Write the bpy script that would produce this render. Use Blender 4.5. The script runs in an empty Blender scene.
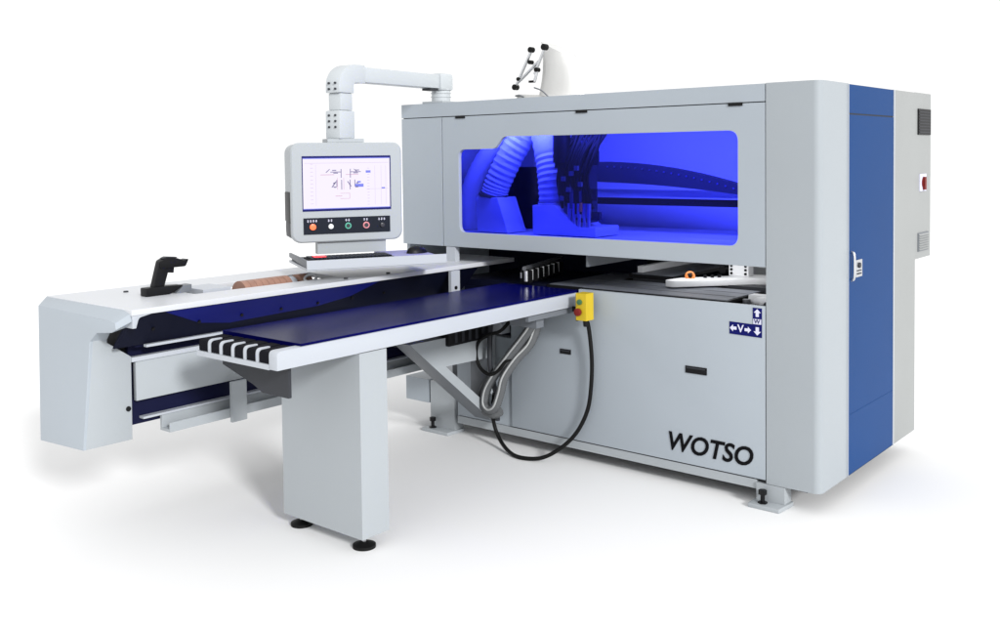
import bpy, bmesh, math, random
from mathutils import Vector, Matrix
random.seed(7)
S = bpy.context.scene
COL = S.collection

# ------------------------------------------------------------------ materials
def mat(name, col, rough=0.4, metal=0.0, spec=0.5, bump=0.0, bscale=60.0, var=0.0, vscale=3.0, coat=0.0, emit=None, estr=0.0, col2=None):
    m = bpy.data.materials.new(name); m.use_nodes = True
    nt = m.node_tree; b = nt.nodes['Principled BSDF']
    b.inputs['Base Color'].default_value = (*col, 1)
    b.inputs['Roughness'].default_value = rough
    b.inputs['Metallic'].default_value = metal
    b.inputs['Specular IOR Level'].default_value = spec
    b.inputs['Coat Weight'].default_value = coat
    if emit:
        b.inputs['Emission Color'].default_value = (*emit, 1)
        b.inputs['Emission Strength'].default_value = estr
    tc = nt.nodes.new('ShaderNodeTexCoord')
    if bump:
        n = nt.nodes.new('ShaderNodeTexNoise'); n.inputs['Scale'].default_value = bscale; n.inputs['Detail'].default_value = 3
        nt.links.new(tc.outputs['Object'], n.inputs['Vector'])
        bp = nt.nodes.new('ShaderNodeBump'); bp.inputs['Strength'].default_value = bump; bp.inputs['Distance'].default_value = 0.002
        nt.links.new(n.outputs['Fac'], bp.inputs['Height']); nt.links.new(bp.outputs['Normal'], b.inputs['Normal'])
    if var:
        n2 = nt.nodes.new('ShaderNodeTexNoise'); n2.inputs['Scale'].default_value = vscale; n2.inputs['Detail'].default_value = 6
        nt.links.new(tc.outputs['Object'], n2.inputs['Vector'])
        mx = nt.nodes.new('ShaderNodeMix'); mx.data_type = 'RGBA'
        mx.inputs[6].default_value = (*[c * (1 - var) for c in col], 1)
        mx.inputs[7].default_value = (*(col2 or [min(1, c * (1 + var)) for c in col]), 1)
        if col2: n2.inputs['Detail'].default_value = 2
        nt.links.new(n2.outputs['Fac'], mx.inputs[0]); nt.links.new(mx.outputs[2], b.inputs['Base Color'])
    return m

M = dict(
    paint=mat('grey_white_paint', (0.348, 0.386, 0.424), 0.40, spec=0.22, bump=0.14, bscale=160, var=0.06, vscale=1.6),
    paint2=mat('pale_grey_paint', (0.350, 0.376, 0.396), 0.38, spec=0.25, bump=0.14, bscale=160, var=0.05, vscale=1.6),
    warm=mat('warm_grey_paint', (0.285, 0.295, 0.292), 0.42, spec=0.2, bump=0.12, bscale=160, var=0.08, vscale=1.8),
    rail=mat('white_rail_paint', (0.420, 0.445, 0.485), 0.36, spec=0.3, bump=0.06, bscale=200, var=0.04),
    white=mat('white_enamel', (0.56, 0.575, 0.60), 0.38, spec=0.35, bump=0.05, bscale=200, var=0.03),
    inner=mat('interior_white_paint', (0.78, 0.80, 0.82), 0.6, var=0.04),
    dgrey=mat('dark_grey_steel', (0.028, 0.030, 0.036), 0.5, spec=0.3, bump=0.1, bscale=120, var=0.12, vscale=6),  # plain dark grey for inner parts, bolts and slats
    mgrey=mat('mid_grey_steel', (0.14, 0.152, 0.17), 0.45, spec=0.35, bump=0.1, bscale=120, var=0.08, vscale=6),
    blue=mat('cobalt_blue_paint', (0.008, 0.047, 0.165), 0.36, spec=0.04, bump=0.14, bscale=160, var=0.14, vscale=1.2),
    navy=mat('navy_matt_panel', (0.004, 0.005, 0.016), 0.5, spec=0.08, var=0.25, vscale=4),
    bluerefl=mat('painted_blue_reflection', (0.004, 0.007, 0.13), 0.45, spec=0.12, var=0.3, vscale=3),  # colour of the reflection painted on the beam side
    slab=mat('laminate_top_blue_sheen', (0.0010, 0.0014, 0.007), 0.22, spec=0.03, bump=0.05, bscale=90, var=0.8, vscale=1.3, col2=(0.002, 0.003, 0.13)),  # blue noise blotches stand in for sheen reflected on the table top
    black=mat('black_plastic', (0.005, 0.005, 0.006), 0.45, spec=0.2, bump=0.1, bscale=150),
    rubber=mat('black_rubber', (0.006, 0.006, 0.006), 0.55, spec=0.15),
    bristle=mat('black_bristle', (0.007, 0.007, 0.010), 0.9, spec=0.1, bump=0.8, bscale=400),
    navyb=mat('muted_navy_panel', (0.007, 0.008, 0.030), 0.5, spec=0.08, var=0.25, vscale=4),
    arm=mat('pipe_arm_paint', (0.46, 0.49, 0.51), 0.35, spec=0.3, bump=0.06, bscale=200, var=0.05),
    gripw=mat('white_gripper_paint', (0.85, 0.86, 0.88), 0.4),
    column=mat('corner_grey_paint', (0.322, 0.350, 0.372), 0.36, spec=0.25, bump=0.14, bscale=160, var=0.05, vscale=1.6),
    pvc=mat('ivory_cover', (0.56, 0.56, 0.55), 0.4, spec=0.25, bump=0.3, bscale=25),
    groove=mat('dark_gap', (0.02, 0.022, 0.028), 0.7),
    ink=mat('black_lettering', (0.003, 0.003, 0.004), 0.5, spec=0.08),
    navyink=mat('navy_sticker', (0.004, 0.006, 0.10), 0.45, spec=0.1),
    stick=mat('white_sticker_print', (0.62, 0.62, 0.75), 0.5),
    metal=mat('brushed_metal', (0.62, 0.63, 0.65), 0.32, metal=1.0, bump=0.1),
    steel=mat('dark_steel', (0.16, 0.165, 0.18), 0.4, metal=0.6, bump=0.15, var=0.15, vscale=9),
    deck=mat('grey_work_table', (0.13, 0.14, 0.165), 0.45, spec=0.3, bump=0.15, bscale=50, var=0.15, vscale=8),
    copper=mat('copper_roller', (0.30, 0.165, 0.12), 0.5, bump=0.3, bscale=200, var=0.3, vscale=30),
    yellow=mat('yellow_plastic', (0.55, 0.40, 0.02), 0.42, spec=0.3, bump=0.1),
    green=mat('dark_green_cap', (0.04, 0.12, 0.05), 0.35),
    red=mat('red_cap', (0.16, 0.015, 0.012), 0.4, spec=0.2),
    orange=mat('orange_ring', (0.75, 0.23, 0.05), 0.4),
    hose=mat('grey_hose', (0.11, 0.115, 0.12), 0.6, spec=0.2, bump=0.2),
    hosel=mat('pale_grey_hose_line', (0.40, 0.41, 0.41), 0.6, spec=0.2),
    duct=mat('white_duct', (0.66, 0.70, 0.76), 0.45, var=0.10),
    roofw=mat('milky_plastic', (0.58, 0.58, 0.57), 0.4),
    chain=mat('dark_cable_chain', (0.018, 0.022, 0.04), 0.6),
    navykey=mat('lavender_mat', (0.30, 0.30, 0.55), 0.6),
    console=mat('operator_panel_black', (0.006, 0.009, 0.018), 0.4, spec=0.15),
    screen=mat('lit_screen', (0.02, 0.02, 0.02), 0.2, emit=(0.93, 0.87, 1.0), estr=0.95),
    sdark=mat('screen_dark_marks', (0.13, 0.11, 0.22), 0.4),
    sblue=mat('screen_blue_marks', (0.10, 0.12, 0.50), 0.4),
    slilac=mat('screen_pale_marks', (0.02, 0.02, 0.02), 0.3, emit=(0.72, 0.60, 0.86), estr=0.9),
    spink=mat('screen_pink_marks', (0.02, 0.02, 0.02), 0.3, emit=(0.80, 0.45, 0.66), estr=0.8),
    ledo=mat('lit_orange_button', (0.5, 0.08, 0.03), 0.3, emit=(1.0, 0.16, 0.05), estr=1.1),
    ledr=mat('lit_red_lamp', (0.9, 0.05, 0.05), 0.3, emit=(1.0, 0.06, 0.09), estr=0.9),
    btnw=mat('white_button', (0.75, 0.78, 0.80), 0.3),
    btng=mat('green_ring_button', (0.10, 0.40, 0.30), 0.3),
    btnr=mat('pink_ring_button', (0.65, 0.25, 0.28), 0.3),
    btnk=mat('dark_button', (0.02, 0.02, 0.03), 0.3),
    floor=mat('white_studio_floor', (0.83, 0.83, 0.83), 0.95, spec=0.1),
)
# blue polycarbonate: every crossing of a face tints the light
g = bpy.data.materials.new('blue_window_film'); g.use_nodes = True
nt = g.node_tree; nt.nodes.remove(nt.nodes['Principled BSDF'])
tr = nt.nodes.new('ShaderNodeBsdfTransparent'); tr.inputs['Color'].default_value = (0.205, 0.235, 0.97, 1)
gl = nt.nodes.new('ShaderNodeBsdfGlossy'); gl.inputs['Roughness'].default_value = 0.08; gl.inputs['Color'].default_value = (0.35, 0.4, 1, 1)
fr = nt.nodes.new('ShaderNodeFresnel'); fr.inputs['IOR'].default_value = 1.25
mx = nt.nodes.new('ShaderNodeMixShader')
nt.links.new(fr.outputs[0], mx.inputs[0]); nt.links.new(tr.outputs[0], mx.inputs[1]); nt.links.new(gl.outputs[0], mx.inputs[2])
nt.links.new(mx.outputs[0], nt.nodes['Material Output'].inputs['Surface'])
M['glass'] = g

# ------------------------------------------------------------------ mesh helpers
def B(): return bmesh.new()
def box(bm, x0, x1, y0, y1, z0, z1):
    v = [bm.verts.new((x, y, z)) for x in (min(x0, x1), max(x0, x1)) for y in (min(y0, y1), max(y0, y1)) for z in (min(z0, z1), max(z0, z1))]
    for f in ((0, 1, 3, 2), (4, 6, 7, 5), (0, 4, 5, 1), (2, 3, 7, 6), (0, 2, 6, 4), (1, 5, 7, 3)):
        bm.faces.new([v[i] for i in f])
    return bm
def bx(*a): return box(B(), *a)
def prism(bm, pts, axis, a, b):
    """polygon in the plane across axis, extruded from a to b"""
    def P(p, w):
        if axis == 0: return (w, p[0], p[1])
        if axis == 1: return (p[0], w, p[1])
        return (p[0], p[1], w)
    A = [bm.verts.new(P(p, a)) for p in pts]; Bv = [bm.verts.new(P(p, b)) for p in pts]
    n = len(pts)
    bm.faces.new(A); bm.faces.new(list(reversed(Bv)))
    for i in range(n):
        bm.faces.new((A[i], Bv[i], Bv[(i + 1) % n], A[(i + 1) % n]))
    bmesh.ops.recalc_face_normals(bm, faces=bm.faces[:])
    return bm
def loft(bm, ringsets):
    """rings of equal length joined in order, ends capped"""
    R = [[bm.verts.new(p) for p in r] for r in ringsets]
    n = len(R[0])
    for a, b in zip(R, R[1:]):
        for i in range(n): bm.faces.new((a[i], a[(i + 1) % n], b[(i + 1) % n], b[i]))
    bm.faces.new(list(reversed(R[0]))); bm.faces.new(R[-1])
    bmesh.ops.recalc_face_normals(bm, faces=bm.faces[:])
    return bm
def frame_of(d, up=None):
    d = Vector(d).normalized()
    u = Vector(up) if up else (Vector((0, 0, 1)) if abs(d.z) < 0.9 else Vector((1, 0, 0)))
    a = d.cross(u).normalized(); return a, d.cross(a).normalized()
def tube(bm, pts, r, seg=12, rz=None, smooth=True, ring=None):
    """round tube along a polyline; r may be a function of the point index"""
    pts = [Vector(p) for p in pts]
    rs = []; prev = None
    for i, p in enumerate(pts):
        d = (pts[min(i + 1, len(pts) - 1)] - pts[max(i - 1, 0)]).normalized()
        if prev is None: a, b = frame_of(d)
        else:
            a = (prev - d * prev.dot(d)).normalized(); b = d.cross(a)
        prev = a
        rr = r(i) if callable(r) else r
        rs.append([p + (a * math.cos(t) + b * math.sin(t)) * rr for t in [2 * math.pi * k / seg for k in range(seg)]])
    return loft(bm, rs)
def cyl(bm, p0, p1, r, seg=20, r2=None):
    p0, p1 = Vector(p0), Vector(p1); a, b = frame_of(p1 - p0)
    if r2 is None: r2 = r
    T = [2 * math.pi * k / seg for k in range(seg)]
    return loft(bm, [[p0 + (a * math.cos(t) + b * math.sin(t)) * r for t in T], [p1 + (a * math.cos(t) + b * math.sin(t)) * r2 for t in T]])
def ring(bm, c, axis, r, w, seg=24):
    """torus"""
    c = Vector(c); a, b = frame_of(axis); d = Vector(axis).normalized()
    vs = []
    for k in range(seg):
        t = 2 * math.pi * k / seg; o = a * math.cos(t) + b * math.sin(t)
        vs.append([bm.verts.new(c + o * (r + w * math.cos(s)) + d * w * math.sin(s)) for s in [2 * math.pi * j / 8 for j in range(8)]])
    for k in range(seg):
        for j in range(8): bm.faces.new((vs[k][j], vs[(k + 1) % seg][j], vs[(k + 1) % seg][(j + 1) % 8], vs[k][(j + 1) % 8]))
    bmesh.ops.recalc_face_normals(bm, faces=bm.faces[:])
    return bm
def spline(pts, n=10):
    """Catmull-Rom through the points"""
    P = [Vector(p) for p in pts]; P = [P[0] * 2 - P[1]] + P + [P[-1] * 2 - P[-2]]; out = []
    for i in range(1, len(P) - 2):
        for k in range(n):
            t = k / n; a, b, c, d = P[i - 1], P[i], P[i + 1], P[i + 2]
            out.append(0.5 * ((2 * b) + (c - a) * t + (2 * a - 5 * b + 4 * c - d) * t * t + (3 * b - a - 3 * c + d) * t ** 3))
    out.append(P[-2]); return out
def rrect(x0, x1, y0, y1, r, n=6):
    o = []
    for cx, cy, a in ((x1 - r, y1 - r, 0), (x0 + r, y1 - r, 90), (x0 + r, y0 + r, 180), (x1 - r, y0 + r, 270)):
        for k in range(n + 1):
            t = math.radians(a + 90 * k / n); o.append((cx + r * math.cos(t), cy + r * math.sin(t)))
    return o
def roundpoly(pts, r, n=6):
    o = []; N = len(pts)
    for i in range(N):
        p = Vector(pts[i]); a = Vector(pts[i - 1]); b = Vector(pts[(i + 1) % N])
        rr = r[i] if isinstance(r, (list, tuple)) else r
        if rr <= 0: o.append(tuple(p)); continue
        p0 = p + (a - p).normalized() * rr; p1 = p + (b - p).normalized() * rr
        for k in range(n + 1):
            t = k / n; o.append(tuple((1 - t) ** 2 * p0 + 2 * t * (1 - t) * p + t * t * p1))
    return o
ROOT = {}
def obj(name, bm, m, parent=None, bevel=0.0, smooth=False, local=False, seg=2):
    me = bpy.data.meshes.new(name)
    if bevel:
        es = [e for e in bm.edges if len(e.link_faces) == 2 and e.calc_face_angle(0) > math.radians(35)]
        bmesh.ops.bevel(bm, geom=es, offset=bevel, segments=seg, affect='EDGES', profile=0.6, clamp_overlap=True)
    bm.to_mesh(me); bm.free()
    return link(name, me, m, parent, smooth or bevel > 0, local)
def link(name, me, m, parent=None, smooth=False, local=False):
    me.materials.clear(); me.materials.append(M[m])
    o = bpy.data.objects.new(name, me); COL.objects.link(o)
    if parent is not None:
        r = parent
        while r.parent is not None: r = r.parent
        if not local: me.transform(r.matrix_basis.inverted())
        o.parent = parent
    if smooth:
        for p in me.polygons: p.use_smooth = True
        try: me.set_sharp_from_angle(angle=math.radians(32))
        except Exception: pass
    return o
def root(name, loc, label, cat, group=None, rz=0.0):
    o = bpy.data.objects.new(name, None); COL.objects.link(o)
    o.empty_display_size = 0.1
    o.location = loc; o.rotation_euler = (0, 0, rz)
    o.matrix_basis = Matrix.Translation(loc) @ Matrix.Rotation(rz, 4, 'Z')
    o['label'] = label; o['category'] = cat
    if group: o['group'] = group
    return o
def pieces(name, bm, m, parent, bevel=0.0, smooth=False, local=False):
    """every separate island of the bmesh becomes a part of its own"""
    bm.verts.ensure_lookup_table(); seen = set(); out = []
    for v in bm.verts:
        if v in seen: continue
        st_, isl = [v], []
        seen.add(v)
        while st_:
            q = st_.pop(); isl.append(q)
            for e in q.link_edges:
                o_ = e.other_vert(q)
                if o_ not in seen: seen.add(o_); st_.append(o_)
        nb = bmesh.new(); mp_ = {q: nb.verts.new(q.co) for q in isl}
        for f in {f for q in isl for f in q.link_faces}: nb.faces.new([mp_[q] for q in f.verts])
        out.append(obj(name, nb, m, parent, bevel, smooth, local))
    bm.free(); return out
def tag(o, label, cat, group=None):
    o['label'] = label; o['category'] = cat
    if group: o['group'] = group
    return o
DG = None
def curve_mesh(cu):
    o = bpy.data.objects.new('tmp_shape', cu); COL.objects.link(o)
    dg = bpy.context.evaluated_depsgraph_get()
    me = bpy.data.meshes.new_from_object(o.evaluated_get(dg))
    bpy.data.objects.remove(o); bpy.data.curves.remove(cu)
    return me
def sheet(name, loops, axis, a, b, m, parent=None, bevel=0.0, local=False):
    """flat sheet with holes: loops are outlines in the plane across axis, thickness a..b"""
    cu = bpy.data.curves.new('outline', 'CURVE'); cu.dimensions = '2D'; cu.fill_mode = 'BOTH'
    for L in loops:
        s = cu.splines.new('POLY'); s.points.add(len(L) - 1); s.use_cyclic_u = True
        for i, p in enumerate(L): s.points[i].co = (p[0], p[1], 0, 1)
    cu.extrude = abs(b - a) / 2 - bevel; cu.bevel_depth = bevel; cu.offset = -bevel; cu.bevel_resolution = 2
    me = curve_mesh(cu); c = (a + b) / 2
    if axis == 1: T = Matrix(((1, 0, 0, 0), (0, 0, -1, c), (0, 1, 0, 0), (0, 0, 0, 1)))
    elif axis == 0: T = Matrix(((0, 0, 1, c), (1, 0, 0, 0), (0, 1, 0, 0), (0, 0, 0, 1)))
    else: T = Matrix.Translation((0, 0, c))
    me.transform(T)
    return link(name, me, m, parent, bevel > 0, local)
def text_mesh(body, size, T, shear=0.0, off=0.0, ext=0.0008, sx=1.0):
    cu = bpy.data.curves.new('letters', 'FONT'); cu.body = body; cu.size = size; cu.extrude = ext; cu.shear = shear
    cu.offset = off; cu.align_x = 'CENTER'; cu.align_y = 'CENTER'; cu.resolution_u = 4
    me = curve_mesh(cu)
    me.transform(Matrix.Diagonal((sx, 1, 1, 1))); me.transform(T)
    return me
def on_front(x, z, y=-0.0022):   # a drawing in xy put on a wall facing -Y
    return Matrix.Translation((x, y, z)) @ Matrix.Rotation(math.radians(90), 4, 'X')

# ------------------------------------------------------------------ floor
fl = obj('floor', bx(-60, 60, -60, 60, -0.05, 0.0), 'floor'); fl['kind'] = 'structure'

# ================================================================== drilling machine cabinet
MC = root('drilling_machine', (-1.28, 0.65, 0), 'large pale grey drilling machine cabinet with blue window, blue side door and black lettering', 'machine')
XL = -2.56
# roof, walls, deck (inside faces white)
sheet('roof', [[(XL, 0.03), (-0.035, 0.03), (-0.004, 0.06), (-0.004, 1.28), (XL, 1.28)]], 2, 1.893, 1.912, 'warm', MC)
obj('left_wall', bx(XL, XL + 0.02, 0.03, 1.28, 0.70, 1.892), 'paint', MC)
sheet('back_wall', [[(XL + 0.02, 0.10), (-0.03, 0.10), (-0.03, 1.892), (XL + 0.02, 1.892)], [(-0.95, 0.93), (-0.12, 0.93), (-0.12, 1.10), (-0.95, 1.10)]], 1, 1.29, 1.26, 'inner', MC)
obj('light_baffle', bx(XL + 0.025, -0.062, 0.06, 1.225, 1.128, 1.14), 'inner', MC)  # added baffle, keeps cabinet lamp light out of the feed gap
obj('inner_wall', bx(-0.06, -0.045, 0.04, 1.255, 0.95, 1.89), 'inner', MC)
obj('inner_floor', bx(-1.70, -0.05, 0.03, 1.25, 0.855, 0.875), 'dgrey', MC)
# front left column
obj('left_column', bx(XL, -2.237, 0.0, 0.03, 1.086, 1.828), 'paint', MC, 0.002)
obj('front_header', bx(XL, -0.257, 0.0, 0.03, 1.833, 1.912), 'paint', MC, 0.003)
# front right corner column, one folded sheet
prof = [(-0.252, 0.0)] + [(-0.035 + 0.035 * math.sin(t), 0.035 - 0.035 * math.cos(t)) for t in [math.radians(a) for a in range(0, 91, 10)]] + [(0.0, 0.314), (-0.02, 0.314), (-0.02, 0.05), (-0.252, 0.03)]
obj('corner_column', prism(B(), prof, 2, 0.10, 1.914), 'column', MC, smooth=True)
# safety door with the stepped window opening
win = [(-2.108, 1.170), (-0.390, 1.175), (-0.390, 1.706), (-1.782, 1.706), (-1.840, 1.641), (-2.108, 1.641)]
winr = roundpoly(win, [0.045, 0.05, 0.05, 0.02, 0.02, 0.045])
door = sheet('safety_door', [[(-2.232, 1.086), (-0.257, 1.086), (-0.257, 1.828), (-2.232, 1.828)], winr], 1, 0.001, 0.025, 'paint', MC, 0.0015)
big = [(-2.13, 1.15), (-0.37, 1.155), (-0.37, 1.728), (-1.79, 1.728), (-1.85, 1.663), (-2.13, 1.663)]
sheet('window', [roundpoly(big, 0.03)], 1, 0.027, 0.031, 'glass', door)
wr = [Vector(p) for p in winr]; cen = Vector((-1.25, 1.44))
for x in (-2.09, -1.255, -0.40):
    obj('latch', bx(x - 0.035, x + 0.035, -0.004, 0.002, 1.817, 1.833), 'black', door)
obj('bottom_rail', bx(-2.228, -0.262, 0.026, 0.05, 1.088, 1.125), 'mgrey', door)
# thin white posts at the ends of the feed gap
p = obj('left_post', bx(-2.215, -2.147, 0.004, 0.04, 0.80, 1.084), 'rail', MC, 0.003)
obj('bolt', cyl(B(), (-2.175, -0.004, 0.845), (-2.175, 0.004, 0.845), 0.011), 'black', p)
# lower front panels
obj('lower_panel', prism(B(), [(-1.738, 0.115), (-0.257, 0.115), (-0.257, 0.908), (-1.283, 0.908), (-1.283, 0.872), (-1.738, 0.872)], 1, 0.0, 0.022), 'paint', MC, 0.002)
obj('panel_seam', bx(-1.742, -0.254, 0.006, 0.03, 0.109, 0.870), 'groove', MC)
obj('header_seam', bx(-2.555, -0.254, 0.012, 0.026, 1.80, 1.86), 'groove', MC)
for a, b_, c, d in ((-1.405, -1.335, 0.560, 0.585), (-0.662, -0.549, 0.556, 0.590)):
    k = obj('recessed_handle', bx(a, b_, -0.0035, 0.0, c, d), 'black', MC, 0.001)
    obj('pull', bx(a + 0.008, b_ - 0.008, -0.0055, -0.0036, d - 0.011, d - 0.005), 'groove', k)
link('lettering', text_mesh('WOTSO', 0.124, on_front(-0.545, 0.2055) @ Matrix.Rotation(math.radians(-0.6), 4, 'Z'), shear=0.22, off=0.0026, sx=0.965), 'ink', MC)
# L-shaped axis sticker
st = sheet('axis_sticker', [[(-0.432, 0.768), (-0.272, 0.764), (-0.272, 0.898), (-0.316, 0.899), (-0.316, 0.822), (-0.432, 0.825)]], 1, -0.0018, -0.0004, 'navyink', MC)
def arrow(cx, cz, ang, s):
    pts = [(-0.5, -0.22), (0.05, -0.22), (0.05, -0.5), (0.55, 0), (0.05, 0.5), (0.05, 0.22), (-0.5, 0.22)]
    c, n = math.cos(ang), math.sin(ang)
    return [(cx + s * (c * x - n * z), cz + s * (n * x + c * z)) for x, z in pts]
bm = B()
prism(bm, arrow(-0.294, 0.875, math.pi / 2, 0.034), 1, -0.0030, -0.0019)
prism(bm, arrow(-0.294, 0.793, -math.pi / 2, 0.036), 1, -0.0030, -0.0019)
prism(bm, arrow(-0.412, 0.796, math.pi, 0.032), 1, -0.0030, -0.0019)
prism(bm, arrow(-0.341, 0.794, 0, 0.030), 1, -0.0030, -0.0019)
pieces('arrow_symbol', bm, 'stick', st)
obj('sticker_patch', bx(-0.314, -0.275, -0.0028, -0.0019, 0.824, 0.848), 'stick', st)
link('sticker_letter', text_mesh('V', 0.048, on_front(-0.376, 0.795, -0.0024), off=0.0010), 'stick', st)
link('sticker_letter', text_mesh('W', 0.028, on_front(-0.2945, 0.836, -0.0034), off=0.0003), 'navyink', st)
# base rail and feet
base = obj('base_rail', bx(-2.146, -0.302, 0.006, 0.08, 0.066, 0.108), 'paint2', MC, 0.003)
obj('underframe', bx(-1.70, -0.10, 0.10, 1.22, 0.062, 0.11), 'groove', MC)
def foot(x0, x1, y, ztop):
    f = obj('foot', prism(B(), [(x0 - 0.012, y - 0.070), (x1 + 0.002, y - 0.070), (x1 + 0.012, y + 0.03), (x1 + 0.012, y + 0.07), (x0 - 0.012, y + 0.07)], 2, 0.0, 0.020), 'paint2', MC, 0.004)
    obj('post', bx(x0, x1, y - 0.004, y + 0.068, 0.0205, ztop), 'paint2', f, 0.004)
    bm = B(); cyl(bm, (x0 + 0.045, y - 0.035, 0.018), (x0 + 0.045, y - 0.035, 0.075), 0.010)
    cyl(bm, (x0 + 0.045, y - 0.035, 0.060), (x0 + 0.045, y - 0.035, 0.080), 0.019, 6); cyl(bm, (x0 + 0.045, y - 0.035, 0.018), (x0 + 0.045, y - 0.035, 0.026), 0.022, 6)
    obj('levelling_bolt', bm, 'black', f)
foot(-0.300, -0.165, 0.002, 0.098)
foot(-2.355, -2.165, 0.004, 0.285)
foot(-0.300, -0.150, 1.10, 0.064)
# lower left open part of the base
obj('base_plate', bx(-2.150, -1.745, 0.012, 0.035, 0.110, 0.60), 'paint', MC, 0.002)
obj('base_body', bx(-2.36, -1.75, 0.20, 1.24, 0.11, 0.70), 'mgrey', MC)
obj('base_end', bx(-2.556, -2.37, 0.0, 0.9, 0.150, 0.288), 'paint', MC, 0.003)
obj('gear_housing', bx(-2.12, -1.76, 0.05, 0.19, 0.605, 0.86), 'navy', MC, 0.004)
obj('motor_block', prism(B(), [(-2.00, 0.605), (-1.83, 0.605), (-1.83, 0.79), (-2.00, 0.79)], 1, -0.40, -0.06), 'black', MC, 0.01)
bm = B()
for k in range(5): box(bm, -1.828, -1.824, -0.36 + 0.055 * k, -0.34 + 0.055 * k, 0.62, 0.77)
pieces('cooling_fin', bm, 'dgrey', MC)
obj('junction_block', bx(-1.86, -1.76, -0.055, 0.02, 0.63, 0.69), 'rail', MC, 0.004)
# ---- right side (x = 0): blue door, rear part, electrical box
bd = obj('blue_door', bx(-0.02, 0.0035, 0.3175, 0.9340, 0.105, 1.772), 'blue', MC, 0.002)
obj('blue_panel', bx(-0.02, 0.0025, 0.3175, 0.9340, 1.779, 1.910), 'blue', MC, 0.001)
obj('door_gap', bx(-0.03, 0.0005, 0.316, 0.936, 0.10, 1.905), 'groove', MC)
obj('kick_line', bx(0.0036, 0.0046, 0.3185, 0.933, 0.383, 0.3865), 'blue', bd)
hd = B()
tube(hd, spline([(0.004, 0.350, 1.140), (0.018, 0.348, 1.130), (0.020, 0.348, 1.075), (0.018, 0.348, 1.020), (0.004, 0.350, 1.008)], 6), 0.0065, 10)
obj('handle', hd, 'metal', bd, smooth=True)
lk = obj('lock_plate', bx(0.0036, 0.010, 0.395, 0.478, 1.018, 1.098), 'metal', bd, 0.002)
bm = B(); cyl(bm, (0.010, 0.437, 1.072), (0.016, 0.437, 1.072), 0.013); box(bm, 0.010, 0.013, 0.412, 0.462, 1.03, 1.036); box(bm, 0.010, 0.013, 0.412, 0.462, 1.045, 1.05)
obj('keyhole', bm, 'dgrey', lk)
obj('front_trim', bx(-0.012, 0.006, 0.3125, 0.3165, 0.102, 1.912), 'rail', MC)
obj('rear_trim', bx(-0.012, 0.006, 0.9355, 0.948, 0.102, 1.912), 'rail', MC)
obj('rear_side_panel', bx(-0.045, 0.001, 0.949, 1.296, 0.102, 1.912), 'warm', MC, 0.003)
eb = obj('electrical_box', bx(-0.32, 0.0, 1.297, 1.565, 1.022, 1.914), 'warm', MC, 0.004)
vt = obj('vent_fan', bx(0.0, 0.007, 1.330, 1.545, 1.690, 1.828), 'black', eb, 0.004)
bm = B()
for k in range(8): box(bm, 0.0072, 0.009, 1.345, 1.53, 1.70 + 0.0155 * k, 1.706 + 0.0155 * k)
pieces('grille_slat', bm, 'dgrey', vt)
sw = obj('isolator_switch', bx(0.0, 0.006, 1.365, 1.470, 1.385, 1.478), 'stick', eb, 0.001)
bm = B(); cyl(bm, (0.006, 1.417, 1.43), (0.010, 1.417, 1.43), 0.028); box(bm, 0.008, 0.020, 1.405, 1.430, 1.392, 1.462)
obj('switch_knob', bm, 'red', sw)
lv = obj('louvre', bx(0.0, 0.005, 1.340, 1.520, 1.060, 1.160), 'mgrey', eb, 0.001)
bm = B()
for k in range(7): prism(bm, [(0.005, 1.067 + 0.013 * k), (0.012, 1.067 + 0.013 * k), (0.005, 1.075 + 0.013 * k)], 1, 1.348, 1.512)
pieces('louvre_slat', bm, 'warm', lv)

# ---- feed gap: work tables, gripper, clamps
def strip_table(name, x0, x1, y0, y1, z):
    t = obj(name, bx(x0, x1, y0, y1, z - 0.016, z), 'black', MC, 0.002)
    obj('table_surface', bx(x0 + 0.012, x1 - 0.010, y0 + 0.012, y1 - 0.01, z + 0.0005, z + 0.003), 'deck', t)
    bm = B()
    for k in range(1, 3):
        y = y0 + (y1 - y0) * k / 3; box(bm, x0 + 0.02, x1 - 0.02, y - 0.003, y + 0.003, z + 0.0033, z + 0.0045)
    pieces('groove_strip', bm, 'steel', t)
strip_table('work_table', -1.295, -0.458, 0.028, 0.42, 0.912)
strip_table('work_table', -1.55, -1.31, 0.08, 0.90, 0.905)
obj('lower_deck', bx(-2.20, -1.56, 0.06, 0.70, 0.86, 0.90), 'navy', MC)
strip_table('work_table', -1.26, -0.985, 0.45, 1.20, 0.945)
obj('hanging_plate', bx(-1.262, -1.250, 0.04, 0.95, 1.022, 1.12), 'mgrey', MC)
obj('guide_bar', bx(-1.235, -1.205, 0.50, 1.15, 0.950, 0.985), 'gripw', MC, 0.004)
obj('cross_beam', bx(-1.24, -0.40, 0.46, 0.56, 0.878, 0.925), 'dgrey', MC, 0.003)
obj('rear_blackout', bx(-2.53, -0.96, 1.225, 1.255, 0.60, 1.12), 'dgrey', MC)  # added dark sheet, shuts out white backdrop light behind the gap
obj('inner_blackout', bx(-2.50, -1.32, 0.72, 0.74, 0.72, 1.12), 'navy', MC)  # added dark sheet, keeps the left of the gap dark
obj('bounce_lining', bx(XL + 0.03, -0.065, 0.065, 1.22, 1.1215, 1.1275), 'inner', MC)  # added white underside of the baffle, bounces light into the gap
gr = obj('gripper', prism(B(), roundpoly([(-0.925, 0.255), (-0.865, 0.235), (-0.76, 0.36), (-0.60, 0.53), (-0.47, 0.66), (-0.50, 0.76), (-0.64, 0.72), (-0.80, 0.50), (-0.90, 0.38)], 0.02, 4), 2, 0.922, 0.956), 'gripw', MC, 0.006)
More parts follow.
